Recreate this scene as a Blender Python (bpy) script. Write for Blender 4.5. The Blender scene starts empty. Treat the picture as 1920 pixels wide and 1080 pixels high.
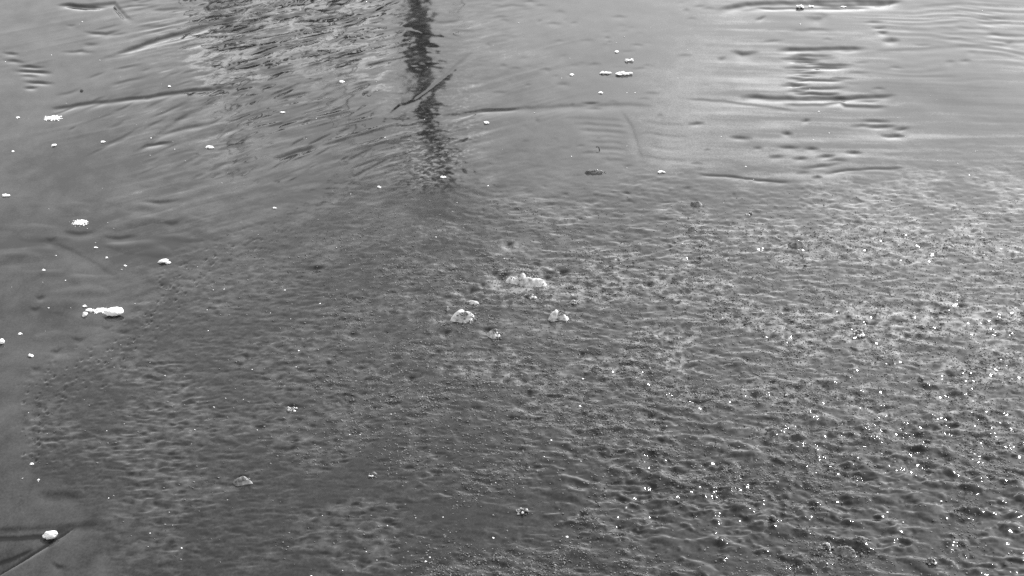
import bpy, bmesh, math, random
import numpy as np

S = bpy.context.scene
COL = S.collection
R = math.radians

# ------------------------------------------------------------------ camera, sky, sun, exposure
PITCH, HFOV, CAMH = 25.0, 30.0, 4.0
cam = bpy.data.cameras.new('camera')
cam.sensor_width = 36.0
cam.angle = R(HFOV)
cam.clip_start, cam.clip_end = 0.05, 2000.0
cam_o = bpy.data.objects.new('camera', cam)
COL.objects.link(cam_o)
cam_o.location = (0, 0, CAMH)
cam_o.rotation_euler = (R(90 - PITCH), 0, 0)
S.camera = cam_o

SUN_EL, SUN_AZ = 46.0, 43.0          # azimuth clockwise from the viewing direction
world = bpy.data.worlds.new('World')
S.world = world
world.use_nodes = True
wn, wl = world.node_tree.nodes, world.node_tree.links
sky = wn.new('ShaderNodeTexSky')
sky.sky_type = 'NISHITA'
sky.sun_disc = False
sky.sun_elevation = R(SUN_EL)
sky.sun_rotation = R(SUN_AZ)
sky.dust_density = 1.2
bw = wn.new('ShaderNodeRGBToBW')      # the photograph is black and white
wl.new(sky.outputs[0], bw.inputs[0])
wl.new(bw.outputs[0], wn['Background'].inputs[0])
wn['Background'].inputs[1].default_value = 0.15
sun = bpy.data.lights.new('sun', 'SUN')
sun.energy = 2.0
sun.angle = R(0.53)
sun_o = bpy.data.objects.new('sun', sun)
COL.objects.link(sun_o)
sun_o.rotation_euler = (-R(90 - SUN_EL), 0, -R(SUN_AZ))
sun_o.location = (6, 10, 12)
S.view_settings.view_transform = 'Standard'
S.view_settings.look = 'None'
S.view_settings.exposure = 1.56
S.view_settings.gamma = 1.0
S.view_settings.use_curve_mapping = False
S.render.engine = 'CYCLES'
S.cycles.use_denoising = False
S.cycles.use_adaptive_sampling = False
S.cycles.max_bounces = 5
S.cycles.sample_clamp_indirect = 4.0

# ------------------------------------------------------------------ geometry of the view (source pixels 1920 x 1080 <-> the ice plane)
TP, CP, SP = math.tan(R(HFOV / 2)), math.cos(R(PITCH)), math.sin(R(PITCH))

def ray(px, py):
    xn = (px - 960.0) / 960.0 * TP
    yn = (540.0 - py) / 960.0 * TP
    return xn, CP + yn * SP, -SP + yn * CP

def ground(px, py):
    dx, dy, dz = ray(px, py)
    t = -CAMH / dz
    return dx * t, dy * t

def scale(px, py):                     # metres per source pixel: across, and along the ice
    x, y = ground(px, py)
    x1, _ = ground(px + 1, py)
    _, y1 = ground(px, py - 1)
    return x1 - x, y1 - y

def bank_point(px, py, Y):             # the place at distance Y that the calm ice mirrors at this spot
    dx, dy, dz = ray(px, py)
    t = Y / dy
    return dx * t, Y, -(CAMH + dz * t)

# ------------------------------------------------------------------ noise (numpy)
rng = np.random.default_rng(7)
PERM = rng.permutation(256).astype(np.int32)
PERM2 = np.concatenate([PERM, PERM])
ANG = rng.uniform(0, 2 * np.pi, 256)
GX, GY = np.cos(ANG), np.sin(ANG)
RND = [rng.random(256) for _ in range(6)]

def hsh(i, j, k=0):
    return PERM2[(PERM2[(i + k * 57) & 255] + j) & 255]

def perlin(x, y, k=0):
    xi, yi = np.floor(x).astype(np.int32), np.floor(y).astype(np.int32)
    xf, yf = x - xi, y - yi
    u = xf * xf * xf * (xf * (xf * 6 - 15) + 10)
    v = yf * yf * yf * (yf * (yf * 6 - 15) + 10)
    def g(a, b):
        h = hsh(xi + a, yi + b, k)
        return GX[h] * (xf - a) + GY[h] * (yf - b)
    n0 = g(0, 0); n0 = n0 + u * (g(1, 0) - n0)
    n1 = g(0, 1); n1 = n1 + u * (g(1, 1) - n1)
    return (n0 + v * (n1 - n0)) * 1.5

def fbm(x, y, k=0, n=3, g=0.5):
    o = 0; a = 1.0
    for i in range(n):
        o = o + a * perlin(x * 2 ** i + 17.3 * i, y * 2 ** i + 9.1 * i, k + i)
        a *= g
    return o

def sst(a, b, x):
    t = np.clip((x - a) / (b - a), 0, 1)
    return t * t * (3 - 2 * t)

def domes(x, y, k, rmin, rmax, prob):
    """separate rounded bumps, at most one per unit cell; height in units of the cell"""
    xi, yi = np.floor(x).astype(np.int32), np.floor(y).astype(np.int32)
    h = np.zeros_like(x)
    for a in (-1, 0, 1):
        for b in (-1, 0, 1):
            c = hsh(xi + a, yi + b, k)
            cx = xi + a + RND[0][c]
            cy = yi + b + RND[1][c]
            r = rmin + (rmax - rmin) * RND[2][c] ** 2
            on = RND[3][c] < prob
            d2 = ((x - cx) / r) ** 2 + ((y - cy) / (r * (0.7 + 0.5 * RND[4][c]))) ** 2
            h = np.maximum(h, np.where(on & (d2 < 1), r * (1 - d2) ** 1.5, 0))
    return h

# ------------------------------------------------------------------ the frozen lake: one sheet, fine where the photograph looks
def spread(a, b, n, far_lo, far_hi, m):
    core = np.linspace(a, b, n)
    st = core[1] - core[0]
    gl = a - st * np.cumsum(np.geomspace(1, far_lo, m))[::-1]
    gh = b + st * np.cumsum(np.geomspace(1, far_hi, m))
    return np.concatenate([gl, core, gh])

PXC = spread(-260, 2180, 1480, 260, 260, 26)
rows = np.linspace(1190, -100, 800)
y_core = np.array([ground(960, p)[1] for p in rows])
y_near = np.linspace(0.0, y_core[0], 14)[:-1]
y_far = y_core[-1] + np.cumsum(np.geomspace(0.03, 60, 34))
YR = np.concatenate([y_near, y_core, y_far])
NY, NX = len(YR), len(PXC)
DEP = YR * CP + CAMH * SP
X = ((PXC[None, :] - 960) / 960 * TP) * DEP[:, None]
Y = np.repeat(YR[:, None], NX, 1)
PX = np.repeat(PXC[None, :], NY, 0)
PY = 540 - ((Y * SP - CAMH * CP) / DEP[:, None]) / TP * 960
PYR = PY[:, 0].copy()
FINE = sst(-330, -230, PX) * sst(2250, 2150, PX) * sst(-125, -90, PY) * sst(1230, 1185, PY)
PYC = np.clip(PY, -400, 1500)
SX = DEP / 960 * TP                    # metres across per source pixel, by row
SY = np.abs(np.gradient(YR) / np.gradient(PYR))
SY[np.abs(PYR) > 3000] = 0.02

H = np.zeros_like(X)
FROST_SHEEN = np.zeros_like(X)  # frost film plus painted sheen and reflections
FILM = np.zeros_like(X)

wp = 30 * fbm(X * 1.6, Y * 0.9, 3)
wp2 = 22 * fbm(X * 7, Y * 3.5, 5, 2)
edge_x = np.array([-300, 30, 40, 60, 90, 200, 262, 278, 330, 420, 560, 700, 900, 1100, 1300, 1500, 1650, 1920, 2400])
edge_y = np.array([2400, 1500, 790, 738, 705, 655, 605, 560, 500, 450, 400, 372, 350, 335, 330, 330, 322, 300, 275])
low_x = np.array([-300, 40, 60, 130, 190, 400])
low_y = np.array([700, 800, 880, 925, 1010, 3000])
dtop = PYC - np.interp(PX, edge_x, edge_y) + wp * 0.5 + wp2 * 0.6
dlow = np.interp(PX, low_x, low_y) - PYC + wp2 * 0.5
ROUGHZ = sst(-14, 26, dtop) * sst(-10, 25, dlow) * (1 - sst(890, 980, PYC) * (1 - 0.9 * sst(70, 380, PX + 1.2 * wp)))
INNER = (0.22 + 0.78 * sst(0, 170, dtop - 40 * sst(1000, 300, PX))) * ROUGHZ
RIGHT = sst(200, 1500, PX)
LOWR = sst(420, 1000, PYC) * sst(500, 1500, PX)

def patch(cx, cy, rx, ry, soft=1.0):
    d = np.hypot((PX - cx + wp * 0.5) / rx, (PYC - cy + wp * 0.25) / ry)
    return sst(1.0 + 0.5 * soft, 1.0 - 0.5 * soft, d)

# -- slow swell and faint unevenness of the smooth ice
H += 0.004 * fbm(X * 0.55, Y * 0.4, 11, 2)
H += 0.0006 * fbm(X * 5, Y * 3.2, 13, 2) * FINE

# -- refrozen brash: grain, bumps and domes
grain = fbm(X * 24, Y * 25, 21, 2, 0.6)
bump = fbm(X * 9.5 + 0.4 * Y, Y * 13.5 - 0.5 * X, 25, 3, 0.6)
calm = 0.45 + 0.55 * sst(-0.12, 0.30, fbm(X * 2.4, Y * 1.9, 31, 2) + 0.12)
calm = calm * (1 - 0.55 * sst(800, 950, PYC) * sst(-0.1, -0.35, fbm(X * 1.6, Y * 1.3, 33, 2) - 0.12))   # smooth refrozen pools between
hol = fbm(X * 8, Y * 14, 27, 3, 0.55)
amp = INNER * (0.36 + 0.64 * RIGHT) * (0.8 + 0.2 * LOWR)
H += FINE * amp * calm * 0.0062 * bump
H -= FINE * INNER * (0.45 + 0.55 * RIGHT) * calm * 0.0125 * np.maximum(0, np.abs(hol) - 0.22)
clus = 0.35 + 0.65 * sst(-0.15, 0.3, fbm(X * 3.1, Y * 2.2, 35, 2))
EDGE = sst(-120, 60, dtop) * sst(-20, 25, dlow)
H += FINE * EDGE * (1 - INNER) * 0.0011 * fbm(X * 13, Y * 15, 37, 2)
H += FINE * (0.4 * ROUGHZ + 0.6 * INNER) * clus * calm * (0.62 + 0.38 * RIGHT) * 0.00112 * grain
ca, sa = math.cos(R(-18)), math.sin(R(-18))
XR, YRr = X * ca + Y * sa, -X * sa + Y * ca
H += FINE * ROUGHZ * sst(500, 1300, PX) * (0.3 + 1.3 * LOWR) * 0.010 * np.maximum(0, fbm(XR * 4.6, YRr * 9, 41, 2) - 0.06)
d1 = domes(X * 8.0 + 0.25 * fbm(X * 9, Y * 9, 46, 1), Y * 8.0 + 0.25 * fbm(X * 9, Y * 9, 44, 1), 45, 0.22, 0.52, 0.62) / 8.0
d2 = domes(X * 21, Y * 15, 47, 0.2, 0.5, 0.5) / 21
H += FINE * ROUGHZ * d1 * 0.27 * sst(900, 1700, PX + 0.35 * (PYC - 540)) * sst(430, 900, PYC)
H += FINE * ROUGHZ * d2 * 0.27 * (0.4 + 0.6 * clus) * (0.25 + 0.75 * sst(700, 1500, PX)) * (0.4 + 0.6 * sst(420, 900, PYC))
# pits along the left edge of the brash
pits = domes(X * 26, Y * 14, 51, 0.15, 0.48, 0.55) / 26
rim = np.exp(-((dtop - 25) / 45) ** 2) * sst(640, 250, PX) + np.exp(-((PX - 62) / 26) ** 2) * sst(700, 740, PYC) * sst(900, 860, PYC) + 0.25 * ROUGHZ * sst(900, 300, PX)
pits2 = domes(X * 42, Y * 22, 53, 0.15, 0.5, 0.6) / 42
H += FINE * np.clip(rim, 0, 1) * (pits * 0.16 - pits2 * 0.5)

# -- combed, feathered ice of the upper left
def rot(deg):
    a = R(deg)
    return X * math.cos(a) + Y * math.sin(a), -X * math.sin(a) + Y * math.cos(a)
ua, va = rot(38)
st = fbm(ua * 1.1 + 0.25 * fbm(X * 1.5, Y, 61, 2), va * 11, 63, 4, 0.65)
sth = fbm(ua * 1.1 + 0.25 * fbm(X * 1.5, Y, 61, 2), va * 11, 63, 2, 0.65)
comb = (patch(470, 130, 420, 170, 1.6) + 0.6 * patch(760, 210, 190, 140, 1.5)) * (1 - ROUGHZ)
comb = np.clip(comb, 0, 1) * sst(-0.25, 0.35, fbm(X * 1.3, Y * 0.9, 65, 2))
comb = comb * (0.25 + 0.75 * sst(30, 90, np.abs(PX - 800))) * (0.35 + 0.65 * sst(150, 420, PX))
H += FINE * comb * 0.0046 * np.maximum(sth, -0.05)
chop = (patch(590, 50, 270, 110, 1.2) + 0.8 * patch(455, 120, 80, 60, 1) + 0.45 * patch(420, 250, 90, 90, 1)) * (1 - ROUGHZ)
chop = np.clip(chop, 0, 1) * (0.12 + 0.88 * sst(60, 130, np.abs(PX - 800)))
H += FINE * chop * 0.0022 * fbm(ua * 5.5, va * 11, 67, 2, 0.7)
# broken surface where the far trunk is mirrored
H += FINE * patch(800, 130, 130, 240, 1.0) * (1 - ROUGHZ) * (0.0004 * fbm(X * 5, Y * 14, 71, 2, 0.6) + 0.00022 * fbm(X * 13, Y * 12, 72, 2))
# long low folds of the left shore
fold = (patch(120, 560, 300, 150, 1.4) + patch(300, 400, 160, 60, 1.2)) * (1 - ROUGHZ)
H += FINE * np.clip(fold, 0, 1) * 0.005 * np.maximum(fbm(X * 3.2 + Y * 0.5, Y * 4.2, 73, 2) - 0.1, 0)
# ripples of the upper right
rip = patch(1800, 70, 200, 70, 1.4) * (1 - ROUGHZ)
H += FINE * rip * 0.0010 * np.sin((Y * 7.5 + 0.9 * X + 1.7 * fbm(X * 1.2, Y * 1.2, 75, 2)) * 2 * np.pi) * (0.6 + 0.6 * fbm(X * 1.5, Y * 1.5, 76, 2))

# -- drawn ridges and grooves: polyline in source pixels, width, slope (up = ridge, down = groove)
def stroke(pts, w, slope, front=1.0, back=9.0, taper=0.18, wob=1.0, relief=1.0):
    pts = np.array(pts, float)
    strength = slope
    if back == 9.0 and slope > 0:              # an open groove: steep far wall, gentle near wall
        slope, front, back = -0.8 * slope, 3.0, 1.0
    w = w * 0.78
    length = np.hypot(*np.diff(pts, axis=0).T).sum()
    taper = max(taper, min(0.5, 32.0 / length))
    x0, x1 = pts[:, 0].min() - 6 * w - 12, pts[:, 0].max() + 6 * w + 12
    y0, y1 = pts[:, 1].min() - 3 * w * max(back, 1.0), pts[:, 1].max() + 6 * w
    ci = np.where((PXC >= x0) & (PXC <= x1))[0]
    ri = np.where((PYR >= y0) & (PYR <= y1))[0]
    if len(ci) < 2 or len(ri) < 2:
        return
    sl = (slice(ri[0], ri[-1] + 1), slice(ci[0], ci[-1] + 1))
    px = PX[sl]; py = PY[sl] + wob * 0.07 * wp2[sl]
    seg = np.hypot(np.diff(pts[:, 0]), np.diff(pts[:, 1]))
    cum = np.concatenate([[0], np.cumsum(seg)]); tot = cum[-1]
    best = np.full(px.shape, 1e9); sgn = np.zeros(px.shape); tt = np.zeros(px.shape)
    for i in range(len(pts) - 1):
        ax, ay = pts[i]; bx, by = pts[i + 1]
        dx, dy = bx - ax, by - ay
        q = np.clip(((px - ax) * dx + (py - ay) * dy) / (dx * dx + dy * dy), 0, 1)
        ex, ey = px - ax - q * dx, py - ay - q * dy
        d = np.hypot(ex, ey)
        m = d < best
        best = np.where(m, d, best)
        sgn = np.where(m, np.where(ey < 0, 1, -1), sgn)
        tt = np.where(m, (cum[i] + q * seg[i]) / tot, tt)
    ww = w * np.where(sgn > 0, back, front)
    prof = np.exp(-(best / ww) ** 2) * sst(0, taper, tt) * sst(0, taper, 1 - tt) * np.clip(0.9 + 0.014 * wp2[sl] + 0.008 * wp[sl], 0.3, 1.2)
    A = 1.35 * slope * w * SY[ri].mean() / 0.86
    H[sl] += relief * A * prof
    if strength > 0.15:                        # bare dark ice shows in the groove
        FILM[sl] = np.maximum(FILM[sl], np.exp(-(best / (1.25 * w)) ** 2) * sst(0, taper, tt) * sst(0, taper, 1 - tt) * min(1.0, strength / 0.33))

def lens(cx, cy, wpx, slope, tilt=0.0, w=3.0, back=9.0):
    stroke([(cx - wpx / 2, cy + tilt * wpx / 2), (cx, cy - 1.5), (cx + wpx / 2, cy - tilt * wpx / 2)], w, slope, back=back, taper=0.45)

DK = 0.33
# bottom-left plate edge and its crack
stroke([(-60, 1000), (60, 992), (215, 984)], 6, 0.16)
stroke([(-60, 1013), (80, 1004), (135, 988)], 4, DK, taper=0.05)
stroke([(-60, 1096), (40, 1045), (142, 988)], 4, DK, taper=0.06)
stroke([(120, 1085), (175, 1045), (250, 1000)], 7, 0.10)
stroke([(90, 1050), (110, 1062), (135, 1063)], 4, 0.25)
top_e = np.interp(PX, [-400, -60, 60, 143], [1050, 1013, 1006, 988]); bot_e = np.interp(PX, [-400, 0, 143], [1330, 1076, 988])
ins = (PX < 143) & (PYC > top_e) & (PYC < bot_e) & (PX > -300)
H -= np.where(ins, 0.15 * 0.0046 * (PYC - top_e) * sst(-300, -250, PX), 0)
stroke([(-60, 1062), (20, 1040), (70, 1022)], 2.6, 0.33)
stroke([(-40, 1094), (30, 1057), (110, 1008)], 2.4, 0.36)
stroke([(60, 930), (120, 928), (165, 940)], 9, 0.16)
# upper left long ridge, hooks
stroke([(96, 214), (98, 205), (170, 193), (260, 184), (350, 172), (425, 165), (445, 168)], 2.8, DK * 0.8, taper=0.05)
stroke([(445, 168), (400, 192), (330, 226), (262, 282)], 4, 0.12)
stroke([(257, 282), (275, 272), (300, 269), (330, 267)], 2.2, DK, taper=0.1)
stroke([(508, 300), (560, 282), (600, 275)], 3, DK)
stroke([(290, 255), (345, 240), (400, 232)], 3, 0.16)
stroke([(205, 107), (240, 93), (300, 72), (380, 50), (470, 28)], 3.5, DK * 0.9)
stroke([(120, 13), (215, 6), (235, 30), (255, 42)], 3, 0.2)
stroke([(100, 10), (150, 10), (205, 14)], 2.2, DK)
stroke([(150, 60), (200, 64), (235, 55)], 2.4, 0.2)
stroke([(105, 97), (150, 96), (185, 99)], 2.2, 0.18)
for i, (a, b) in enumerate([((0, 99), (40, 104)), ((0, 113), (52, 118)), ((24, 124), (90, 128)), ((20, 134), (106, 138)), ((30, 144), (80, 146)), ((36, 154), (108, 158)), ((40, 165), (75, 166))]):
    stroke([a, ((a[0] + b[0]) / 2, (a[1] + b[1]) / 2 - 1.5), b], 2.2, DK * (0.9 if i != 4 else 0.5), taper=0.3)
# crossing cracks by the mirrored trunk
stroke([(672, 45), (710, 50), (760, 54), (790, 62), (840, 72), (870, 76)], 2.6, 0.33, relief=0.12, taper=0.08)
stroke([(640, 52), (690, 30), (735, 6), (765, -10)], 3, 0.33, relief=0.12)
stroke([(900, 62), (880, 58), (850, 58), (846, 64), (870, 72), (880, 70)], 2.4, 0.33, relief=0.12, taper=0.1)
stroke([(905, 36), (935, 32), (965, 33)], 2.4, 0.33, relief=0.12)
stroke([(915, 18), (960, 10), (1000, 14)], 2.2, 0.33, relief=0.12)
stroke([(760, 200), (800, 172), (835, 142), (858, 122), (885, 95)], 3.0, 0.33, relief=0.12, taper=0.1)
stroke([(720, 222), (750, 200), (790, 190)], 3, 0.33, relief=0.12)
stroke([(718, 219), (728, 226), (735, 228)], 4, 0.33, relief=0.12, taper=0.3)
stroke([(740, 221), (760, 224), (778, 229)], 2.5, 0.33, relief=0.12, taper=0.2)
stroke([(676, 240), (684, 230)], 2.5, 0.33, relief=0.12)
stroke([(820, 222), (880, 212), (960, 206), (1060, 200), (1180, 198), (1235, 202)], 4.0, 0.10, taper=0.1)
stroke([(880, 209), (930, 205), (980, 203)], 1.8, DK, taper=0.2)
stroke([(1085, 194), (1130, 193)], 1.6, DK)
stroke([(1160, 205), (1185, 240), (1200, 290), (1205, 310)], 4, 0.09, taper=0.1)
for k in range(8):
    yy = 222 + k * 11
    stroke([(1060 + 8 * k, yy), (1120 + 6 * k, yy + 2), (1185, yy + 9)], 4.0, 0.05 + 0.03 * (k % 3))
    stroke([(1200, yy - 6), (1245, yy + (k % 3)), (1300, yy + 4)], 3.0, 0.07 * (k % 2) + 0.02)
# fine scratches fanning across the upper left
sr = random.Random(11)
for _ in range(520):
    px, py = sr.uniform(110, 900), sr.uniform(-10, 345)
    if py > 345 - 0.10 * abs(px - 500) or sr.random() > 0.35 + 0.65 * min(1, max(0, (px - 150) / 350)):
        continue
    if abs(px - 805) < 95 and sr.random() < 0.93:
        continue
    k = -0.12 - 0.34 * min(1, max(0, (py - 20) / 240)) * (1 if px < 760 else 0.5) + sr.uniform(-.1, .1)
    L = sr.uniform(18, 90)
    stroke([(px - L / 2, py - k * L / 2), (px + sr.uniform(-5, 5), py + sr.uniform(-1.5, 1.5)), (px + L / 2, py + k * L / 2)], sr.uniform(1.5, 2.5), sr.choice([1, 1, 1, -0.5]) * DK * sr.uniform(0.3, 1.0), taper=0.4, relief=sr.choice([0.25, 0.35, 0.6]))
for _ in range(110):
    px, py = sr.uniform(880, 1330), sr.uniform(0, 330)
    L = sr.uniform(12, 46)
    stroke([(px - L / 2, py + 1), (px, py - 1), (px + L / 2, py + sr.uniform(-2, 2))], sr.uniform(1.6, 2.6), DK * sr.uniform(0.2, 0.6), taper=0.4, relief=0.35)
# ledges of the upper right
for pts, w, s in [
        ([(1335, 20), (1400, 8), (1470, 4), (1560, 10), (1690, 6)], 4, DK), ([(1410, 14), (1520, 15), (1640, 13)], 2.2, DK),
        ([(1500, 4), (1560, 2), (1700, 4)], 3, DK), ([(1412, 38), (1440, 28)], 2.2, DK), ([(1500, 32), (1535, 36), (1560, 28)], 5, 0.2),
        ([(1420, 80), (1450, 76), (1480, 75)], 2, 0.22), ([(1362, 96), (1392, 102), (1430, 97)], 4.0, DK * 0.9), ([(1450, 94), (1510, 93), (1590, 92), (1630, 90)], 3, DK * 1.4),
        ([(1475, 107), (1515, 104), (1570, 106)], 3, DK * 1.1), ([(1648, 79), (1670, 75), (1692, 78)], 3.5, DK * 1.3), ([(1640, 62), (1670, 61)], 2.4, DK * 1.2),
        ([(1630, 52), (1665, 51)], 1.8, DK), ([(1615, 42), (1660, 40)], 1.8, DK * 0.8), ([(1380, 184), (1400, 182), (1418, 182), (1450, 184), (1520, 186), (1600, 184), (1686, 180)], 3.4, DK * 1.4),
        ([(1460, 192), (1475, 196), (1540, 196), (1575, 191), (1585, 199), (1640, 201), (1672, 201)], 3, DK * 1.0),
        ([(1600, 190), (1660, 190)], 1.8, DK), ([(1280, 185), (1350, 190), (1420, 198), (1500, 210)], 2.2, 0.16), ([(1620, 100), (1760, 90), (1920, 84)], 4, 0.10)]:
    stroke(pts, w, s, taper=0.12, relief=0.6)
lad = random.Random(4)
for k in range(15):
    yy = 112 + k * 5.0 + lad.uniform(-0.7, 0.7)
    n = 1464 + lad.uniform(-9, 16)
    L = lad.uniform(50, 150)
    stroke([(n, yy + lad.uniform(-1, 1)), (n + L * 0.35, yy - 1 + lad.uniform(-1.2, 1.2)), (n + L * 0.7, yy + lad.uniform(-1.2, 1.2)), (n + L, yy + lad.uniform(-1.5, 1.5))], lad.uniform(1.8, 2.6), DK * lad.uniform(0.9, 1.5), taper=0.3, relief=0.85)
    if k % 2:
        m = n + L + lad.uniform(10, 60)
        stroke([(m, yy + 2), (m + 18, yy), (m + lad.uniform(30, 70), yy + 2)], 1.9, DK * lad.uniform(0.35, 0.8), taper=0.4, relief=0.6)
for k in range(26):
    m, yy = lad.uniform(1340, 1900), lad.uniform(0, 120)
    L = lad.uniform(20, 110)
    stroke([(m, yy), (m + L * 0.5, yy + lad.uniform(-3, 1)), (m + L, yy + lad.uniform(-4, 3))], lad.uniform(1.6, 3.2), DK * lad.uniform(0.2, 0.7), taper=0.4, relief=0.5)
for k in range(7):
    stroke([(1700 + 9 * k, 14 + 10 * k), (1800, 8 + 11 * k), (1960, 14 + 11 * k)], 2.6, 0.09)
# melt dimples
lr0 = random.Random(9)
for c in [(1305, 233, 32), (1388, 259, 44), (1480, 277, 46), (1520, 280, 34), (1548, 294, 40), (1568, 302, 48), (1540, 312, 80), (1500, 298, 30), (1505, 325, 30), (1532, 333, 22),
          (1615, 236, 44), (1650, 238, 56), (1675, 256, 52), (1600, 288, 34), (1475, 252, 24), (1455, 296, 34), (1420, 279, 20), (1640, 228, 60), (1690, 243, 30), (1510, 228, 20)]:
    lens(c[0], c[1], c[2] * 1.25, DK * lr0.uniform(0.6, 1.1), 0.05 + lr0.uniform(-0.08, 0.1), lr0.uniform(2.2, 2.9))
stroke([(1300, 326), (1360, 330), (1420, 338), (1490, 342)], 1.8, DK, taper=0.1)
stroke([(1540, 326), (1590, 318), (1640, 315), (1700, 316)], 2, DK, taper=0.1)
# folds of the left
for c in [(150, 437, 78, 3.4), (225, 446, 80, 3), (300, 378, 90, 3), (322, 420, 44, 3), (232, 622, 44, 3.4), (148, 636, 40, 3), (105, 658, 36, 3), (66, 580, 30, 3), (68, 690, 30, 3), (200, 613, 28, 2.5), (75, 558, 26, 3), (95, 450, 30, 3)]:
    stroke([(c[0] - c[2] / 2, c[1] - 1), (c[0], c[1] + 2), (c[0] + c[2] / 2, c[1] - 4)], c[3] * 1.2, 0.17, taper=0.4)
stroke([(60, 450), (110, 462), (170, 490), (230, 530)], 6, 0.06)
# dark lips behind the lumps of the middle: treeline reflections drawn as dark grooves
for c in [(926, 513, 30), (940, 520, 30), (1052, 512, 34), (1025, 520, 30), (905, 533, 16), (885, 543, 20), (888, 562, 30), (835, 624, 28), (916, 618, 40), (1038, 586, 16), (872, 584, 14), (953, 458, 26),
          (450, 897, 40), (660, 626, 36), (770, 708, 26), (1090, 665, 24), (590, 503, 44), (1490, 455, 34), (1215, 533, 30), (1260, 527, 24), (545, 763, 30)]:
    lens(c[0], c[1], c[2] * 1.1, DK * 1.6, 0.05, 3.4)
lr = random.Random(5)
for _ in range(420):
    px = lr.uniform(640, 1960); py = lr.uniform(345, 1090)
    if lr.random() > 0.35 + 0.65 * (px - 500) / 1400:
        continue
    L = lr.uniform(10, 34) * (0.75 + 0.5 * (py - 340) / 740)
    lens(px, py, L * 1.3, DK * lr.uniform(0.3, 0.9), lr.uniform(-0.35, 0.12), lr.uniform(1.5, 2.4))
for _ in range(150):
    px = lr.uniform(1050, 1960); py = lr.uniform(800, 1090)
    L = lr.uniform(24, 60)
    stroke([(px - L / 2, py - L * 0.16), (px, py), (px + L / 2, py + L * 0.22)], lr.uniform(3, 5), lr.uniform(0.10, 0.26), taper=0.35)

# -- grainy frost in the ice, with some sheen and reflections painted in
fn = fbm(X * 2.2, Y * 1.5, 81, 3)
ff = fbm(X * 9, Y * 5, 84, 3, 0.6)
fg = fbm(X * 20, Y * 19, 87, 2, 0.6) * (0.35 + 0.65 * sst(330, 620, PYC))
FROST_SHEEN += ROUGHZ * calm * (0.13 + 0.19 * fg + 0.06 * ff + 0.06 * sst(300, 1000, PX) * sst(1000, 600, PYC))
FROST_SHEEN += ROUGHZ * (0.16 + 0.06 * fg) * sst(750, 1900, PX)  # frost with a painted sheen growing towards the right edge
FROST_SHEEN += ROUGHZ * 0.13 * sst(700, 1700, PX) * sst(900, 300, PYC) * sst(-40, 260, dtop) * (0.9 + 0.5 * fg)
FROST_SHEEN += 0.10 * patch(1000, 560, 250, 150, 1.8) * ROUGHZ * np.clip(0.4 + fg + ff, 0, 1)
FROST_SHEEN += 0.20 * patch(995, 533, 72, 15, 1.8) + 0.22 * patch(972, 466, 42, 14, 1.8) + 0.10 * patch(965, 618, 80, 22, 1.8) + 0.10 * patch(672, 635, 48, 14, 1.8) + 0.10 * patch(905, 690, 45, 10, 1.8)
smooth = 1 - ROUGHZ
FROST_SHEEN += smooth * (0.16 + (0.10 * fn + 0.07 * ff) * (1 - 0.75 * sst(900, 1200, PX))) * (0.35 + 0.65 * sst(40, 90, np.abs(PX - 800)))  # film thinned along the mirrored trunk to deepen its reflection
FROST_SHEEN += smooth * sst(900, 1350, PX + 0.4 * wp) * 0.13 + smooth * 0.12 * patch(1430, 230, 230, 130, 1.4)  # upper-right cloud reflection painted in as paler film
FROST_SHEEN -= smooth * 0.12 * patch(1800, 150, 150, 70, 1.6)  # duller stretch of that painted reflection
FROST_SHEEN += smooth * 0.08 * sst(230, 335, PYC) * patch(810, 300, 130, 80, 1)
FROST_SHEEN += smooth * sst(120, 320, PX) * sst(1050, 880, PX) * (0.35 + 0.65 * sst(30, 80, np.abs(PX - 800))) * (0.15 * st + 0.09 * fg - 0.03)
mot = sst(0.02, 0.38, fbm(ua * 3.2, va * 7, 95, 3, 0.65) + 0.10)
win = np.clip(patch(600, 45, 260, 105, 1.4) + patch(425, 125, 75, 50, 1.2) + 0.7 * patch(420, 265, 70, 80, 1.4) + 0.5 * patch(740, 150, 60, 60, 1.2) + 0.5 * patch(650, 285, 55, 60, 1.4), 0, 1)
mot = np.clip(mot + 0.5 * np.clip(fbm(ua * 11, va * 19, 97, 2, 0.7), -1, 0.6), 0, 1)
FROST_SHEEN = FROST_SHEEN + win * smooth * sst(40, 95, np.abs(PX - 800)) * (0.40 * (1 - mot) - FROST_SHEEN * 0.9)
FROST_SHEEN += smooth * sst(1250, 1420, PX) * (0.15 * fbm(X * 1.1, Y * 8 + 0.6 * X, 98, 3, 0.6) + 0.12 * fbm(X * 0.9, Y * 1.2, 99, 2))
FROST_SHEEN += smooth * (0.04 * patch(260, 60, 190, 60, 1.8) + 0.06 * patch(960, 110, 90, 70, 1.8) - 0.10 * patch(985, 170, 40, 40, 1.8) - 0.10 * patch(650, 290, 60, 60, 1.8) - 0.08 * patch(120, 420, 200, 90, 1.8))  # soft film patches; the dark ones include painted tree reflections
FROST_SHEEN = FROST_SHEEN * (1 - 0.55 * LOWR * ROUGHZ * sst(720, 960, PYC))
spk = sst(0.12, 0.42, fbm(X * 26, Y * 26, 93, 2, 0.7) + 0.25 * sst(180, 340, PYC) - 0.05)
FROST_SHEEN += smooth * 0.30 * patch(805, 150, 90, 230, 0.8) * spk * (0.3 + 0.7 * sst(60, 300, PYC))
FROST_SHEEN = np.clip(FROST_SHEEN, 0.0, 1) * (1 - 0.85 * FILM) - 0.10 * FILM
ROUGHN = 0.068 + 0.02 * fn + 0.05 * ROUGHZ * (1 - 1.3 * LOWR)
ROUGHN += 0.07 * ROUGHZ * sst(1300, 900, PX)
ROUGHN = np.clip(ROUGHN, 0.05, 0.5)

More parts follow.
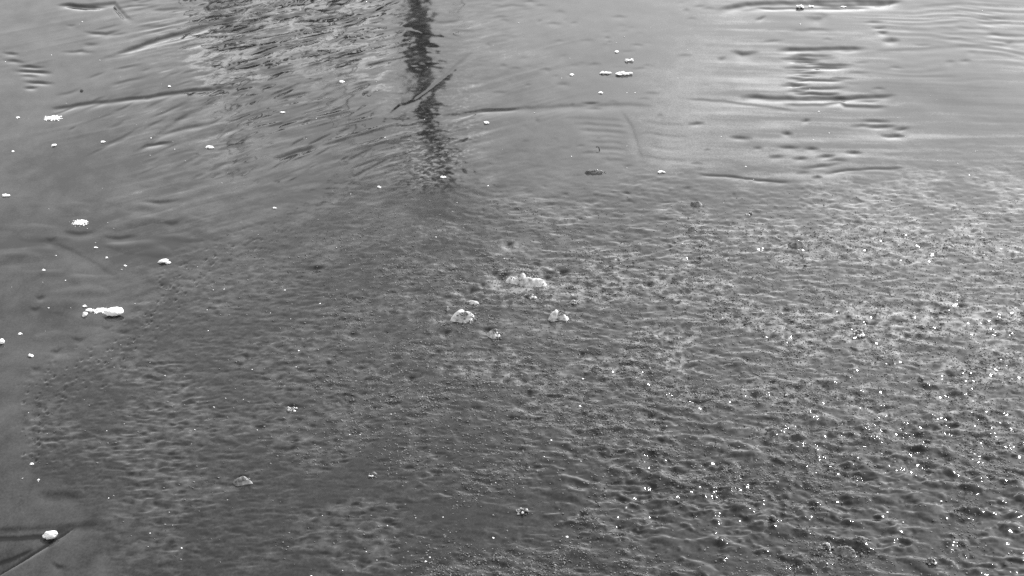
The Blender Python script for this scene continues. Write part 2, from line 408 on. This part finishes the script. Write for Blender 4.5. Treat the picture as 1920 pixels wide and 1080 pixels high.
def height(px, py):
    j = np.clip(np.searchsorted(PXC, px), 1, NX - 1)
    i = np.clip(np.searchsorted(-PYR, -py), 1, NY - 1)
    return H[i, j]

def normals_at(i, j):
    return 0

def mat(name):
    m = bpy.data.materials.new(name)
    m.use_nodes = True
    return m, m.node_tree.nodes, m.node_tree.links, m.node_tree.nodes['Principled BSDF']

def ice_material():
    m, n, l, b = mat('lake_ice')
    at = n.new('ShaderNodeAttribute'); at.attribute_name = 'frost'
    ar = n.new('ShaderNodeAttribute'); ar.attribute_name = 'grain_roughness'
    tc = n.new('ShaderNodeTexCoord')
    mp = n.new('ShaderNodeMapping'); mp.inputs['Scale'].default_value = (1, 0.62, 1)
    l.new(tc.outputs['Object'], mp.inputs[0])
    n1 = n.new('ShaderNodeTexNoise'); n1.inputs['Scale'].default_value = 95; n1.inputs['Detail'].default_value = 4; n1.inputs['Roughness'].default_value = 0.7
    n2 = n.new('ShaderNodeTexNoise'); n2.inputs['Scale'].default_value = 16; n2.inputs['Detail'].default_value = 5; n2.inputs['Roughness'].default_value = 0.65
    l.new(mp.outputs[0], n1.inputs['Vector']); l.new(mp.outputs[0], n2.inputs['Vector'])
    ad = n.new('ShaderNodeMath'); ad.operation = 'MULTIPLY_ADD'; ad.inputs[1].default_value = 0.34
    l.new(n1.outputs['Fac'], ad.inputs[0])
    ad2 = n.new('ShaderNodeMath'); ad2.operation = 'MULTIPLY_ADD'; ad2.inputs[1].default_value = 0.14; ad2.inputs[2].default_value = -0.24
    l.new(n2.outputs['Fac'], ad2.inputs[0]); l.new(ad2.outputs[0], ad.inputs[2])
    su = n.new('ShaderNodeMath'); su.operation = 'ADD'; su.use_clamp = True
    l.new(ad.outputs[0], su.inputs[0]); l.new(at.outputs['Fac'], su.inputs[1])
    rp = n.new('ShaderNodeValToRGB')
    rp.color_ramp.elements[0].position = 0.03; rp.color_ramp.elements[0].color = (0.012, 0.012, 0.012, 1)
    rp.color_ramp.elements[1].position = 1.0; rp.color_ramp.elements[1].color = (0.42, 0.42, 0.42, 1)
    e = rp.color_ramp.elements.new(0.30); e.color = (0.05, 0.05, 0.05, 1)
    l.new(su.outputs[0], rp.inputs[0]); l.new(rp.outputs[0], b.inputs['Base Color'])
    l.new(ar.outputs['Fac'], b.inputs['Roughness'])
    b.inputs['IOR'].default_value = 1.26
    bp = n.new('ShaderNodeBump'); bp.inputs['Strength'].default_value = 0.5; bp.inputs['Distance'].default_value = 0.0012
    mu = n.new('ShaderNodeMath'); mu.operation = 'MULTIPLY'
    l.new(n1.outputs['Fac'], mu.inputs[0]); l.new(ar.outputs['Fac'], mu.inputs[1])
    l.new(mu.outputs[0], bp.inputs['Height']); l.new(bp.outputs[0], b.inputs['Normal'])
    return m

def grid_object(name):
    me = bpy.data.meshes.new(name)
    nv = NX * NY
    co = np.stack([X, Y, H], -1).reshape(-1, 3).astype(np.float32)
    idx = np.arange(nv, dtype=np.int32).reshape(NY, NX)
    q = np.stack([idx[:-1, :-1], idx[:-1, 1:], idx[1:, 1:], idx[1:, :-1]], -1).reshape(-1, 4)
    nq = len(q)
    me.vertices.add(nv); me.vertices.foreach_set('co', co.ravel())
    me.loops.add(nq * 4); me.loops.foreach_set('vertex_index', q.ravel())
    me.polygons.add(nq)
    me.polygons.foreach_set('loop_start', np.arange(0, nq * 4, 4, dtype=np.int32))
    me.polygons.foreach_set('use_smooth', np.ones(nq, dtype=bool))
    me.update(calc_edges=True)
    for nm, arr in (('frost', FROST_SHEEN), ('grain_roughness', ROUGHN)):  # first attribute also holds the painted sheen and reflections
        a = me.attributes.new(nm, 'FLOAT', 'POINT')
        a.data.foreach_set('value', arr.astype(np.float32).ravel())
    o = bpy.data.objects.new(name, me)
    COL.objects.link(o)
    return o

lake = grid_object('frozen_lake')
lake.data.materials.append(ice_material())
lake['kind'] = 'structure'

# ------------------------------------------------------------------ helpers for things
def link(name, bm, m, parent=None, smooth=True):
    me = bpy.data.meshes.new(name)
    bm.to_mesh(me); bm.free()
    if smooth:
        me.polygons.foreach_set('use_smooth', np.ones(len(me.polygons), dtype=bool))
    me.materials.append(m)
    o = bpy.data.objects.new(name, me)
    COL.objects.link(o)
    o.parent = parent
    return o

def tag(o, label, cat, group=None):
    o['label'] = label; o['category'] = cat
    if group: o['group'] = group
    return o

def snow_material():
    m, n, l, b = mat('snow')
    b.inputs['Base Color'].default_value = (0.84, 0.84, 0.84, 1)
    b.inputs['Roughness'].default_value = 0.6
    t = n.new('ShaderNodeTexNoise'); t.inputs['Scale'].default_value = 160; t.inputs['Detail'].default_value = 5
    tc = n.new('ShaderNodeTexCoord'); l.new(tc.outputs['Object'], t.inputs['Vector'])
    bp = n.new('ShaderNodeBump'); bp.inputs['Strength'].default_value = 0.5; bp.inputs['Distance'].default_value = 0.004
    l.new(t.outputs['Fac'], bp.inputs['Height']); l.new(bp.outputs[0], b.inputs['Normal'])
    return m

def lump_material(name, lo, hi):
    m, n, l, b = mat(name)
    tc = n.new('ShaderNodeTexCoord')
    t = n.new('ShaderNodeTexNoise'); t.inputs['Scale'].default_value = 42; t.inputs['Detail'].default_value = 4; t.inputs['Roughness'].default_value = 0.55
    l.new(tc.outputs['Object'], t.inputs['Vector'])
    rp = n.new('ShaderNodeValToRGB')
    rp.color_ramp.elements[0].position = 0.33; rp.color_ramp.elements[0].color = (lo, lo, lo, 1)
    rp.color_ramp.elements[1].position = 0.68; rp.color_ramp.elements[1].color = (hi, hi, hi, 1)
    l.new(t.outputs['Fac'], rp.inputs[0]); l.new(rp.outputs[0], b.inputs['Base Color'])
    b.inputs['Roughness'].default_value = 0.13
    b.inputs['IOR'].default_value = 1.31
    bp = n.new('ShaderNodeBump'); bp.inputs['Strength'].default_value = 0.5; bp.inputs['Distance'].default_value = 0.006
    l.new(t.outputs['Fac'], bp.inputs['Height']); l.new(bp.outputs[0], b.inputs['Normal'])
    return m

def crystal_material():
    m, n, l, b = mat('clear_frost')
    b.inputs['Base Color'].default_value = (0.125, 0.125, 0.125, 1)
    b.inputs['Roughness'].default_value = 0.21
    b.inputs['IOR'].default_value = 1.31
    return m

SNOW, CRYSTAL = snow_material(), crystal_material()
LUMPGREY = lump_material('grey_lump_ice', 0.05, 0.36)
LUMP, LUMPDARK = lump_material('frosted_ice', 0.22, 0.72), lump_material('clear_lump_ice', 0.05, 0.24)

def add_blob(bm, r, c, rad, sub=3, amp=0.25, freq=1.6):
    """one irregular rounded lump into bm"""
    ret = bmesh.ops.create_icosphere(bm, subdivisions=sub, radius=1.0)
    k = r.uniform(0, 200)
    ph = [(r.uniform(-1, 1), r.uniform(-1, 1), r.uniform(-1, 1), r.uniform(0, 6.28)) for _ in range(7)]
    for v in ret['verts']:
        p = v.co
        d = 0
        for i, (a, b_, c_, f) in enumerate(ph):
            fr = freq * (1 + 0.8 * i)
            d += math.sin(fr * (a * p.x + b_ * p.y + c_ * p.z) * 2.2 + f) / (1 + 0.8 * i)
        s = 1 + amp * d * 0.6
        v.co = (c[0] + p.x * rad[0] * s, c[1] + p.y * rad[1] * s, c[2] + p.z * rad[2] * s)

def add_mound(bm, r, rx, ry, rz, n, nu=44, nv=30):
    """a low heap that rises out of the ice: n merged bulges with a knobbly skin, its rim below the surface"""
    bl = []
    for k in range(n):
        f = 0 if n == 1 else (k + 0.5) / n * 2 - 1
        q = r.uniform(0.55, 0.75) if n == 1 else r.uniform(0.55, 0.95) / n ** 0.6
        bl.append((f * 0.6 + r.uniform(-.08, .08), r.uniform(-.3, .3) if n > 1 else 0, q, q * r.uniform(0.7, 1.0), r.uniform(0.55, 1.0) if n > 1 else 1.0))
    ph = [(r.uniform(-1, 1) * 6 * 1.7 ** i, r.uniform(-1, 1) * 6 * 1.7 ** i, r.uniform(0, 6.28), 0.16 / 1.45 ** i) for i in range(6)]
    g = []
    for a in range(nu + 1):
        row = []
        for b in range(nv + 1):
            u, v = (a / nu * 2 - 1) * 1.35, (b / nv * 2 - 1) * 1.35
            uu = u + 0.12 * math.sin(v * 4 + ph[0][2]); vw = v + 0.12 * math.sin(u * 5 + ph[1][2])
            h = 0
            for cx, cy, sx_, sy_, am in bl:
                d2 = ((uu - cx) / sx_) ** 2 + ((vw - cy) / sy_) ** 2
                h = max(h, am * max(0, 1 - d2 * 0.7) ** 0.75)
            d = sum(am * math.sin(p * u + q * v + f) for p, q, f, am in ph)
            h = h * (1 + 0.65 * d) * (1 - (max(abs(u), abs(v)) / 1.35) ** 4) - 0.06 - 1.2 * (max(abs(u), abs(v)) / 1.35) ** 5
            row.append(bm.verts.new((u * rx, v * ry, h * rz)))
        g.append(row)
    for a in range(nu):
        for b in range(nv):
            bm.faces.new((g[a][b], g[a + 1][b], g[a + 1][b + 1], g[a][b + 1]))
    bmesh.ops.smooth_vert(bm, verts=bm.verts[:], factor=0.5, use_axis_x=True, use_axis_y=True, use_axis_z=True)

def place(px, py):
    x, y = ground(px, py)
    return x, y, float(height(px, py))

def size(px, py, w, h):
    sx, sy = scale(px, py)
    e = math.atan2(CAMH, math.hypot(*ground(px, py)))
    rx = w * sx / 2
    ry = max(0.62 * h * sx / (2 * math.sin(e)), 0.35 * rx)
    rz = max(0.62 * h * sx / math.cos(e), 0.22 * rx)
    return rx, ry, rz

# ------------------------------------------------------------------ the far bank and its trees, seen mirrored in the ice
def noise_mat(name, a, b_, sc, rough=0.9):
    m, n, l, b = mat(name)
    tc = n.new('ShaderNodeTexCoord')
    t = n.new('ShaderNodeTexNoise'); t.inputs['Scale'].default_value = sc; t.inputs['Detail'].default_value = 6
    l.new(tc.outputs['Object'], t.inputs['Vector'])
    rp = n.new('ShaderNodeValToRGB')
    rp.color_ramp.elements[0].position = 0.35; rp.color_ramp.elements[0].color = (a, a, a, 1)
    rp.color_ramp.elements[1].position = 0.7; rp.color_ramp.elements[1].color = (b_, b_, b_, 1)
    l.new(t.outputs['Fac'], rp.inputs[0]); l.new(rp.outputs[0], b.inputs['Base Color'])
    b.inputs['Roughness'].default_value = rough
    return m
BARK = noise_mat('bark', 0.02, 0.06, 14)
NEEDLE = noise_mat('needles', 0.02, 0.05, 3)
EARTH = noise_mat('bank_soil', 0.04, 0.10, 2)

bm = bmesh.new()
NB = 90
prof = [(0, -0.35), (0.5, 0.06), (1.6, 0.22), (4, 0.35), (12, 0.6), (60, 2.0), (180, 4.0)]
vv = []
for i in range(NB + 1):
    x = -130 + 260 * i / NB
    sh = 20.5 + 0.5 * math.sin(x * 0.31) + 0.35 * math.sin(x * 0.83 + 1) + 0.004 * x * x
    vv.append([bm.verts.new((x, sh + a, b_ + 0.05 * math.sin(x * 1.7 + a))) for a, b_ in prof])
for i in range(NB):
    for j in range(len(prof) - 1):
        bm.faces.new((vv[i][j], vv[i + 1][j], vv[i + 1][j + 1], vv[i][j + 1]))
bank = link('far_bank', bm, EARTH)
bank['kind'] = 'structure'

def tube(bm, pts, rad, seg=10):
    from mathutils import Vector
    rings = []
    n = len(pts)
    for i in range(n):
        p = Vector(pts[i])
        t = (Vector(pts[min(i + 1, n - 1)]) - Vector(pts[max(i - 1, 0)])).normalized()
        a = t.cross(Vector((0, 1, 0.01))).normalized(); b_ = t.cross(a)
        rings.append([bm.verts.new(p + (a * math.cos(q) + b_ * math.sin(q)) * rad[i]) for q in [2 * math.pi * k / seg for k in range(seg)]])
    for i in range(n - 1):
        for k in range(seg):
            bm.faces.new((rings[i][k], rings[i][(k + 1) % seg], rings[i + 1][(k + 1) % seg], rings[i + 1][k]))
    bm.faces.new(rings[-1])

def bare_tree(name, pxs, Y0, w_px, label, group, r, top=1.0, limbs=7):
    P = [bank_point(px, py, Y0) for px, py in pxs]
    t = bpy.data.objects.new(name, None); COL.objects.link(t)
    base = (P[0][0] - (P[1][0] - P[0][0]) / max(P[1][2] - P[0][2], 0.1) * (P[0][2] - 0.3), Y0, 0.3)
    t.location = base
    tag(t, label, 'tree', group)
    dx, dy, dz = ray(*pxs[0])
    wr = w_px / 960 * TP * (Y0 / dy) / 2
    pts = [(0, 0, -0.3)] + [(p[0] - base[0], p[1] - base[1], p[2] - base[2]) for p in P]
    rad = [wr * 1.25] + [wr * (1 + 0.25 * min(i, 4) / 4 - 0.45 * max(0, i - 4) / len(P)) for i in range(len(P))]
    bm = bmesh.new(); tube(bm, pts, rad)
    trunk = link('trunk', bm, BARK, t)
    for k in range(limbs):
        i = r.randrange(max(1, len(pts) // 2), len(pts))
        q = pts[i]; a = r.uniform(0, 6.28); L = r.uniform(1.2, 2.6)
        bm = bmesh.new()
        lp = [q]
        for s in range(1, 5):
            f = s / 4
            lp.append((q[0] + math.cos(a) * L * f + r.uniform(-.1, .1), q[1] + math.sin(a) * L * f, q[2] + L * (0.75 * f + 0.35 * f * f)))
        tube(bm, lp, [0.09 * (1 - 0.2 * s) for s in range(5)], 6)
        for s in range(1, 5):
            for _ in range(4):
                aa = r.uniform(0, 6.28); l2 = r.uniform(0.4, 1.0)
                e = lp[s]
                tube(bm, [e, (e[0] + math.cos(aa) * l2 * .6, e[1] + math.sin(aa) * l2 * .6, e[2] + l2 * .5), (e[0] + math.cos(aa) * l2, e[1] + math.sin(aa) * l2, e[2] + l2 * .9)], [0.025, 0.018, 0.006], 4)
        link('limb', bm, BARK, t)
    return t
tr = random.Random(3)
bare_tree('bare_tree', [(778, -40), (784, 60), (794, 130), (806, 220), (826, 330), (850, 470), (866, 620)], 24.0, 38,
          'thick dark tree trunk mirrored as the black streak in the ice', None, tr)

def conifer_mesh(seed):
    r = random.Random(seed)
    bm = bmesh.new()
    for k in range(420):
        f = r.random() ** 0.8
        z = 0.08 + 0.92 * f
        a = r.uniform(0, 6.28)
        rad = (1 - f) * 0.24 + 0.015
        ca_, sa_ = math.cos(a), math.sin(a)
        w = rad * 0.42
        p0 = (0, 0, z + 0.03); p1 = (ca_ * rad * .55 - sa_ * w, sa_ * rad * .55 + ca_ * w, z - 0.015)
        p2 = (ca_ * rad * r.uniform(.8, 1.15), sa_ * rad, z - 0.06); p3 = (ca_ * rad * .55 + sa_ * w, sa_ * rad * .55 - ca_ * w, z - 0.015)
        bm.faces.new([bm.verts.new(p) for p in (p0, p1, p2, p3)])
    return bm
protos = []
for i in range(3):
    t = bpy.data.objects.new('conifer_tree', None); COL.objects.link(t)
    link('crown', conifer_mesh(i), NEEDLE, t, False)
    bm = bmesh.new(); tube(bm, [(0, 0, -0.06), (0, 0, 0.4), (0, 0, 0.97)], [0.022, 0.014, 0.003], 6)
    link('trunk', bm, BARK, t)
    protos.append(t)
def conifer(i, x, y, h, wd, first):
    s = protos[i]
    o = s if first else s.copy()
    if not first:
        COL.objects.link(o)
        for ch in s.children:
            c = ch.copy(); COL.objects.link(c); c.parent = o
    o.location = (x, y, 0.45); o.scale = (wd, wd, h); o.rotation_euler = (0, 0, x * 3)
    tag(o, 'dark evergreen on the bank beyond the ice, seen only mirrored', 'tree', 'evergreens on the far bank')
spots = []
for (px, py, Yc, wpx) in [(395, 95, 27, 60), (440, 330, 28, 70), (475, 195, 26, 90), (520, 110, 28, 70), (570, 95, 25, 80), (615, 130, 27, 70), (655, 330, 30, 60), (700, 70, 27, 80),
                          (745, 60, 29, 60), (350, 40, 28, 60), (856, 46, 30, 42)]:
    x, y, z = bank_point(px, py, Yc)
    spots.append((x, y, z - 0.45, 1.25 * wpx / 960 * TP * Yc / 0.48))
for k in range(46):
    x = -22 + k + tr.uniform(-.4, .4)
    y = 27 + tr.uniform(0, 6)
    h = (y - 13.5) * math.tan(R(16.5)) * tr.uniform(0.12, 0.34)
    spots.append((x, y, h, h * 1.1))
used = set()
for k, (x, y, h, wd) in enumerate(spots):
    conifer(k % 3, x, y, h, wd, k % 3 not in used); used.add(k % 3)

# ------------------------------------------------------------------ lumps of ice frozen into the surface
LUMPS = [
    (985, 530, 96, 30, 5, 'largest frosted ice mound, broad and pale, at the centre of the cluster'),
    (870, 599, 50, 24, 2, 'rounded frosted ice lump at the near left of the large central mound'),
    (1050, 596, 42, 22, 2, 'rounded frosted ice lump at the near right of the large central mound'),
    (927, 629, 28, 20, 2, 'small knobbly ice lump nearest the viewer in the central cluster'),
    (994, 557, 24, 11, 3, 'small glittering ice lump just below the large central mound'),
    (455, 906, 46, 17, 1, 'smooth lone ice lump with dark rim in the lower left rough ice'),
    (1492, 460, 42, 18, 1, 'grey glassy ice dome alone in the rough ice right of centre'),
    (1305, 384, 26, 9, 1, 'small glassy ice dome near the upper edge of the rough ice'),
    (545, 768, 27, 13, 4, 'crumbly frosted ice lump in the rough ice left of centre, small glints'),
    (1117, 694, 22, 13, 2, 'dark little ice lump with one bright glint below the central cluster'),
    (1112, 324, 44, 8, 4, 'row of dark ice crystals at the edge where smooth ice turns rough'),
    (884, 567, 30, 9, 1, 'flat small ice bump between the central mound and the near left lump'),
    (1076, 568, 18, 7, 1, 'tiny bright-tipped ice bump above the near right lump'),
    (1297, 430, 20, 9, 1, 'small dark ice bump below the glassy dome near the rough edge'),
    (1610, 1015, 34, 12, 2, 'dark wet ice lump with glints near the bottom right corner'),
    (1545, 1026, 26, 13, 2, 'knobbly ice lump left of the dark wet lump at the bottom right'),
    (1582, 1034, 52, 18, 6, 'broken glittering ice heap below the dark wet lump at the bottom right'),
    (1745, 1056, 22, 13, 3, 'brightest cluster of ice chips in the bottom right corner'),
    (1448, 974, 16, 9, 2, 'bright ice chip alone in the lower right rough ice'),
    (1608, 627, 24, 15, 9, 'loose cluster of shining ice beads at the right of the rough ice'),
    (698, 892, 14, 10, 5, 'small bunch of white ice beads in the rough ice at the lower left of centre'),
    (1404, 402, 14, 8, 5, 'small bunch of ice beads near the upper edge of the rough ice'),
    (1725, 712, 12, 9, 2, 'single shining ice chip at the right of the rough ice'),
    (838, 579, 9, 8, 1, 'sharp bright ice crystal left of the central cluster'),
    (801, 686, 8, 7, 1, 'bright ice crystal below left of the central cluster'),
    (978, 962, 26, 12, 3, 'pair of shining ice chips at the bottom middle'),
]
lg = random.Random(21)
for px, py, w, h, n, label in LUMPS:
    x, y, z = place(px, py)
    rx, ry, rz = size(px, py, w, h)
    bm = bmesh.new()
    if not (w < 30 and n >= 3):
        add_mound(bm, lg, rx * 1.1, ry * 1.3, rz * 1.25, n)
    else:
        for _ in range(n * 2):
            q = lg.uniform(0.16, 0.3)
            add_blob(bm, lg, (lg.uniform(-.8, .8) * rx, lg.uniform(-.9, .9) * ry, rz * lg.uniform(0, .5)), (rx * q, rx * q, rx * q), 2, 0.15)
    o = link('ice_lump', bm, LUMP if (520 < py < 640 and 840 < px < 1100) or (w < 30 and n >= 3) or px in (545, 1545) else LUMPGREY if px in (455, 1610, 1582) else LUMPDARK)
    o.location = (x, y, z)
    tag(o, label, 'ice lump', 'lumps of ice frozen into the surface')

# ------------------------------------------------------------------ snow lying on the ice
SNOWS = [   # px, py, width, height, style, label
    (216, 591, 34, 15, 'lump', 'plump smooth snow lump with dark underside on the dark ice at the left'),
    (188, 583, 34, 11, 'crumbs', 'crumbly streak of snow touching the plump snow lump at the left'),
    (169, 583, 16, 6, 'chip', 'flat snow flake at the far left end of the crumbly streak'),
    (159, 593, 9, 9, 'chip', 'small upright snow flake below the left end of the crumbly streak'),
    (159, 575, 8, 4, 'chip', 'tiny snow flake above the left end of the crumbly streak'),
    (100, 223, 40, 11, 'crumbs', 'scattered heap of snow crumbs by the hooked ridge at the upper left'),
    (150, 419, 34, 12, 'crumbs', 'scattered heap of snow crumbs at the left, below the other heap'),
    (309, 492, 22, 8, 'chip', 'ragged snow chip at the edge of the rough ice on the left'),
    (394, 277, 15, 5, 'chip', 'clean white oval snow chip on the streaked ice at the upper left'),
    (1170, 140, 32, 8, 'bar', 'longest white snow sliver on the bright ice at the upper right'),
    (1135, 138, 22, 6, 'bar', 'white snow sliver just left of the longest sliver'),
    (1180, 115, 18, 6, 'bar', 'thin curved snow sliver above the longest sliver'),
    (1156, 98, 8, 4, 'chip', 'tiny snow chip above the thin curved sliver'),
    (1072, 141, 8, 4, 'chip', 'tiny snow chip left of the two white slivers'),
    (1126, 175, 9, 4, 'chip', 'tiny snow chip below the two white slivers'),
    (912, 231, 9, 5, 'chip', 'tiny snow chip just below the long straight ridge right of the black streak'),
    (831, 333, 10, 4, 'chip', 'tiny snow chip at the lower end of the black streak'),
    (711, 351, 7, 4, 'chip', 'tiny snow chip left of the lower end of the black streak'),
    (1240, 324, 16, 5, 'bar', 'small snow chip at the end of the dark crystal row'),
    (193, 267, 9, 4, 'chip', 'tiny snow chip right of and below the upper crumb heap'),
    (101, 274, 9, 5, 'chip', 'tiny snow chip directly below the upper crumb heap'),
    (641, 154, 9, 4, 'chip', 'tiny snow chip left of the black streak on feathered ice'),
    (95, 1006, 27, 15, 'lump', 'white snow lump lying on the crack of the ice plate at the bottom left'),
    (12, 368, 14, 5, 'chip', 'flat snow chip at the left edge of the picture'),
    (4, 644, 10, 9, 'lump', 'snow lump cut by the left edge of the picture'),
    (58, 668, 9, 6, 'chip', 'small snow chip below right of the lump at the left edge'),
    (38, 627, 8, 4, 'chip', 'small snow chip above right of the lump at the left edge'),
    (180, 465, 7, 3, 'chip', 'tiny snow chip below the lower crumb heap'),
    (200, 484, 5, 3.5, 'chip', 'tiny round snow chip between the lower heap and the ragged chip'),
    (235, 499, 5, 3.5, 'chip', 'tiny snow chip left of the ragged chip'),
    (82, 507, 6, 3, 'chip', 'tiny snow chip alone on the smooth ice at the far left'),
    (515, 391, 7, 3, 'chip', 'tiny snow chip at the left rim of the rough ice'),
    (1500, 12, 16, 6, 'bar', 'snow sliver on the dark ledge at the top right'),
    (1521, 10, 12, 4, 'bar', 'fainter snow sliver right beside the one on the dark ledge'),
    (1582, 10, 10, 3, 'chip', 'small snow chip further right on the dark ledge at the top'),
    (34, 222, 6, 4, 'chip', 'tiny snow chip left of the upper crumb heap'),
    (25, 285, 5, 3, 'chip', 'tiny snow chip near the left edge below the upper crumb heap'),
    (318, 163, 5, 3, 'chip', 'tiny snow chip above the long hooked ridge'),
    (530, 211, 9, 3, 'chip', 'tiny flat snow chip on the feathered ice left of the black streak'),
    (60, 871, 7, 4, 'chip', 'tiny snow chip at the dark pitted rim on the lower left'),
    (537, 897, 0, 0, '', ''),
]
sg = random.Random(77)
for px, py, w, h, style, label in SNOWS:
    if not style:
        continue
    x, y, z = place(px, py)
    rx, ry, rz = size(px, py, w, h)
    if style == 'crumbs':                      # a heap of separate crumbs: each one a part
        o = bpy.data.objects.new('snow_heap', None); COL.objects.link(o)
        o.location = (x, y, z - 0.001)
        for k in range(80):
            gx, gy = sg.gauss(0, 0.42), sg.gauss(0, 0.45)
            big = max(0.05, 0.24 - 0.16 * math.hypot(gx, gy)) * sg.uniform(.45, 1)
            bm = bmesh.new()
            add_blob(bm, sg, (gx * rx, gy * ry * 1.6, rz * big * 1.2), (rx * big, rx * big * 1.1, rz * big * 2.2), 1 if big < .1 else 2, 0.3)
            link('snow_crumb', bm, SNOW, o)
        tag(o, label, 'snow', 'snow scattered on the ice')
        continue
    bm = bmesh.new()
    if style == 'lump':
        add_blob(bm, sg, (0, 0, rz * 0.75), (rx * 0.95, ry * 0.9, rz * 0.75), 4, 0.14)
        add_blob(bm, sg, (-rx * 0.65, -ry * 0.1, rz * 0.55), (rx * 0.5, ry * 0.5, rz * 0.3), 3, 0.2)
    elif style == 'chip':
        add_blob(bm, sg, (-rx * 0.2, 0, rz * 0.5), (rx * 0.8, ry, rz * 0.6), 3, 0.42)
        add_blob(bm, sg, (rx * 0.5, ry * sg.uniform(-.5, .5), rz * 0.4), (rx * 0.5, ry * 0.6, rz * 0.45), 3, 0.42)
    elif style == 'bar':
        for k in range(4):
            f = (k + 0.5) / 2 - 1
            add_blob(bm, sg, (f * rx * 0.75, sg.uniform(-.4, .4) * ry, rz * 0.5), (rx * 0.36, ry * sg.uniform(.35, .9), rz * sg.uniform(.3, .8)), 3, 0.4)
    o = link('snow_lump' if style == 'lump' else 'snow_chip', bm, SNOW)
    o.location = (x, y, z - 0.001)
    o.rotation_euler = (0, 0, sg.uniform(-.15, .15))
    tag(o, label, 'snow', 'snow scattered on the ice')

# a dead leaf scrap and a dark crumb
bm = bmesh.new()
for k in range(9):
    a = k / 8 * 2.6 - 0.4
    for q in (0.55, 1.0):
        bm.verts.new((math.cos(a) * 0.016 * q, math.sin(a) * 0.03 * q, 0.006 + 0.012 * math.sin(a)))
bm.verts.ensure_lookup_table()
for k in range(8):
    bm.faces.new((bm.verts[2 * k], bm.verts[2 * k + 2], bm.verts[2 * k + 3], bm.verts[2 * k + 1]))
bmesh.ops.solidify(bm, geom=bm.faces[:], thickness=0.003)
lf = link('leaf_scrap', bm, BARK); lf.location = place(1120, 283)
tag(lf, 'curled black leaf scrap on the smooth ice right of the black streak', 'leaf')
bm = bmesh.new(); add_blob(bm, sg, (0, 0, 0.004), (0.008, 0.014, 0.007), 3, 0.4)
cr = link('bark_crumb', bm, BARK); cr.location = place(153, 171)
tag(cr, 'black crumb of bark above the long hooked ridge at the upper left', 'bark')

# ------------------------------------------------------------------ uncountable specks of snow and frost crystals
def scatter_mesh(name, pos, siz, nrm_tilt, m, label, seed):
    r = np.random.default_rng(seed)
    n = len(pos)
    az = r.uniform(0, 2 * np.pi, n); ti = nrm_tilt
    nz = np.stack([np.sin(ti) * np.cos(az), np.sin(ti) * np.sin(az), np.cos(ti)], -1)
    a = np.cross(nz, np.stack([np.cos(az + 1), np.sin(az + 1), 0 * az + .3], -1)); a /= np.linalg.norm(a, axis=1, keepdims=True)
    b = np.cross(nz, a)
    s = siz[:, None]
    k1, k2 = r.uniform(.6, 1.2, (n, 1)), r.uniform(.6, 1.2, (n, 1))
    v = np.stack([pos + a * s, pos + b * s * k1, pos - a * s * k2, pos - b * s, pos - nz * s * 1.1], 1).reshape(-1, 3)
    base = (np.arange(n) * 5)[:, None]
    tri = np.concatenate([base + np.array([[0, 1, 2]]), base + np.array([[0, 2, 3]]), base + np.array([[1, 0, 4]]), base + np.array([[2, 1, 4]]), base + np.array([[3, 2, 4]]), base + np.array([[0, 3, 4]])]).astype(np.int32)
    me = bpy.data.meshes.new(name)
    me.vertices.add(len(v)); me.vertices.foreach_set('co', v.astype(np.float32).ravel())
    me.loops.add(tri.size); me.loops.foreach_set('vertex_index', tri.ravel())
    me.polygons.add(len(tri)); me.polygons.foreach_set('loop_start', np.arange(0, tri.size, 3, dtype=np.int32))
    me.update(calc_edges=True)
    me.materials.append(m)
    o = bpy.data.objects.new(name, me); COL.objects.link(o)
    o['kind'] = 'stuff'; o['label'] = label; o['category'] = name.split('_')[0]
    return o

r = np.random.default_rng(12)
N = 560000
qx, qy = r.uniform(-60, 1980, N), r.uniform(330, 1110, N)
j = np.clip(np.searchsorted(PXC, qx), 1, NX - 1); i = np.clip(np.searchsorted(-PYR, -qy), 1, NY - 1)
dens = (ROUGHZ * calm)[i, j] * (0.02 + 0.5 * sst(420, 1000, qx)) * sst(345, 520, qy) * (0.45 + 0.55 * sst(-0.2, 0.5, fbm(X[i, j] * 4.5, Y[i, j] * 3, 91, 2)))
dens = dens * (1 - 0.93 * sst(740, 940, qy) * sst(-0.1, 0.3, 0.2 - fbm(X[i, j] * 2.2, Y[i, j] * 1.6, 92, 2)))
keep = r.random(N) < dens
i, j = i[keep], j[keep]
n = len(i)
pos = np.stack([X[i, j], Y[i, j], H[i, j] + 0.0015], -1)
csz = 0.0012 + 0.0050 * r.random(n) ** 2.8
ex, es = [], []
for px, py, w, h, k, label in LUMPS:                        # larger crystals added on the lumps to make glints
    x, y, z = place(px, py); rx, ry, rz = size(px, py, w, h)
    for _ in range(int(2 + (w * 0.3 if k > 1 else 1) + (22 if (px > 1400 and py > 600) or (840 < px < 1100 and 520 < py < 640) else 0))):
        u, v = r.normal(0.25, 0.45), r.normal(0.05, 0.45)
        ex.append((x + u * rx, y + v * ry, z + rz * 0.95 * max(0.05, 1 - u * u - v * v))); es.append(r.uniform(0.003, 0.0085))
pos = np.concatenate([pos, np.array(ex)]); csz = np.concatenate([csz, np.array(es)]); n = len(pos)
scatter_mesh('frost_crystals', pos, csz, r.uniform(R(6), R(38), n), CRYSTAL, 'fine glittering frost crystals grown over the rough ice', 1)
N = 290
qx, qy = r.uniform(-40, 1960, N), r.uniform(-20, 1100, N)
j = np.clip(np.searchsorted(PXC, qx), 1, NX - 1); i = np.clip(np.searchsorted(-PYR, -qy), 1, NY - 1)
pos = np.stack([X[i, j], Y[i, j], H[i, j] + 0.002], -1)
scatter_mesh('snow_specks', pos, 0.002 + 0.005 * r.random(N) ** 3, r.uniform(0, 0.5, N), SNOW, 'tiny loose white specks of snow on the ice', 2)
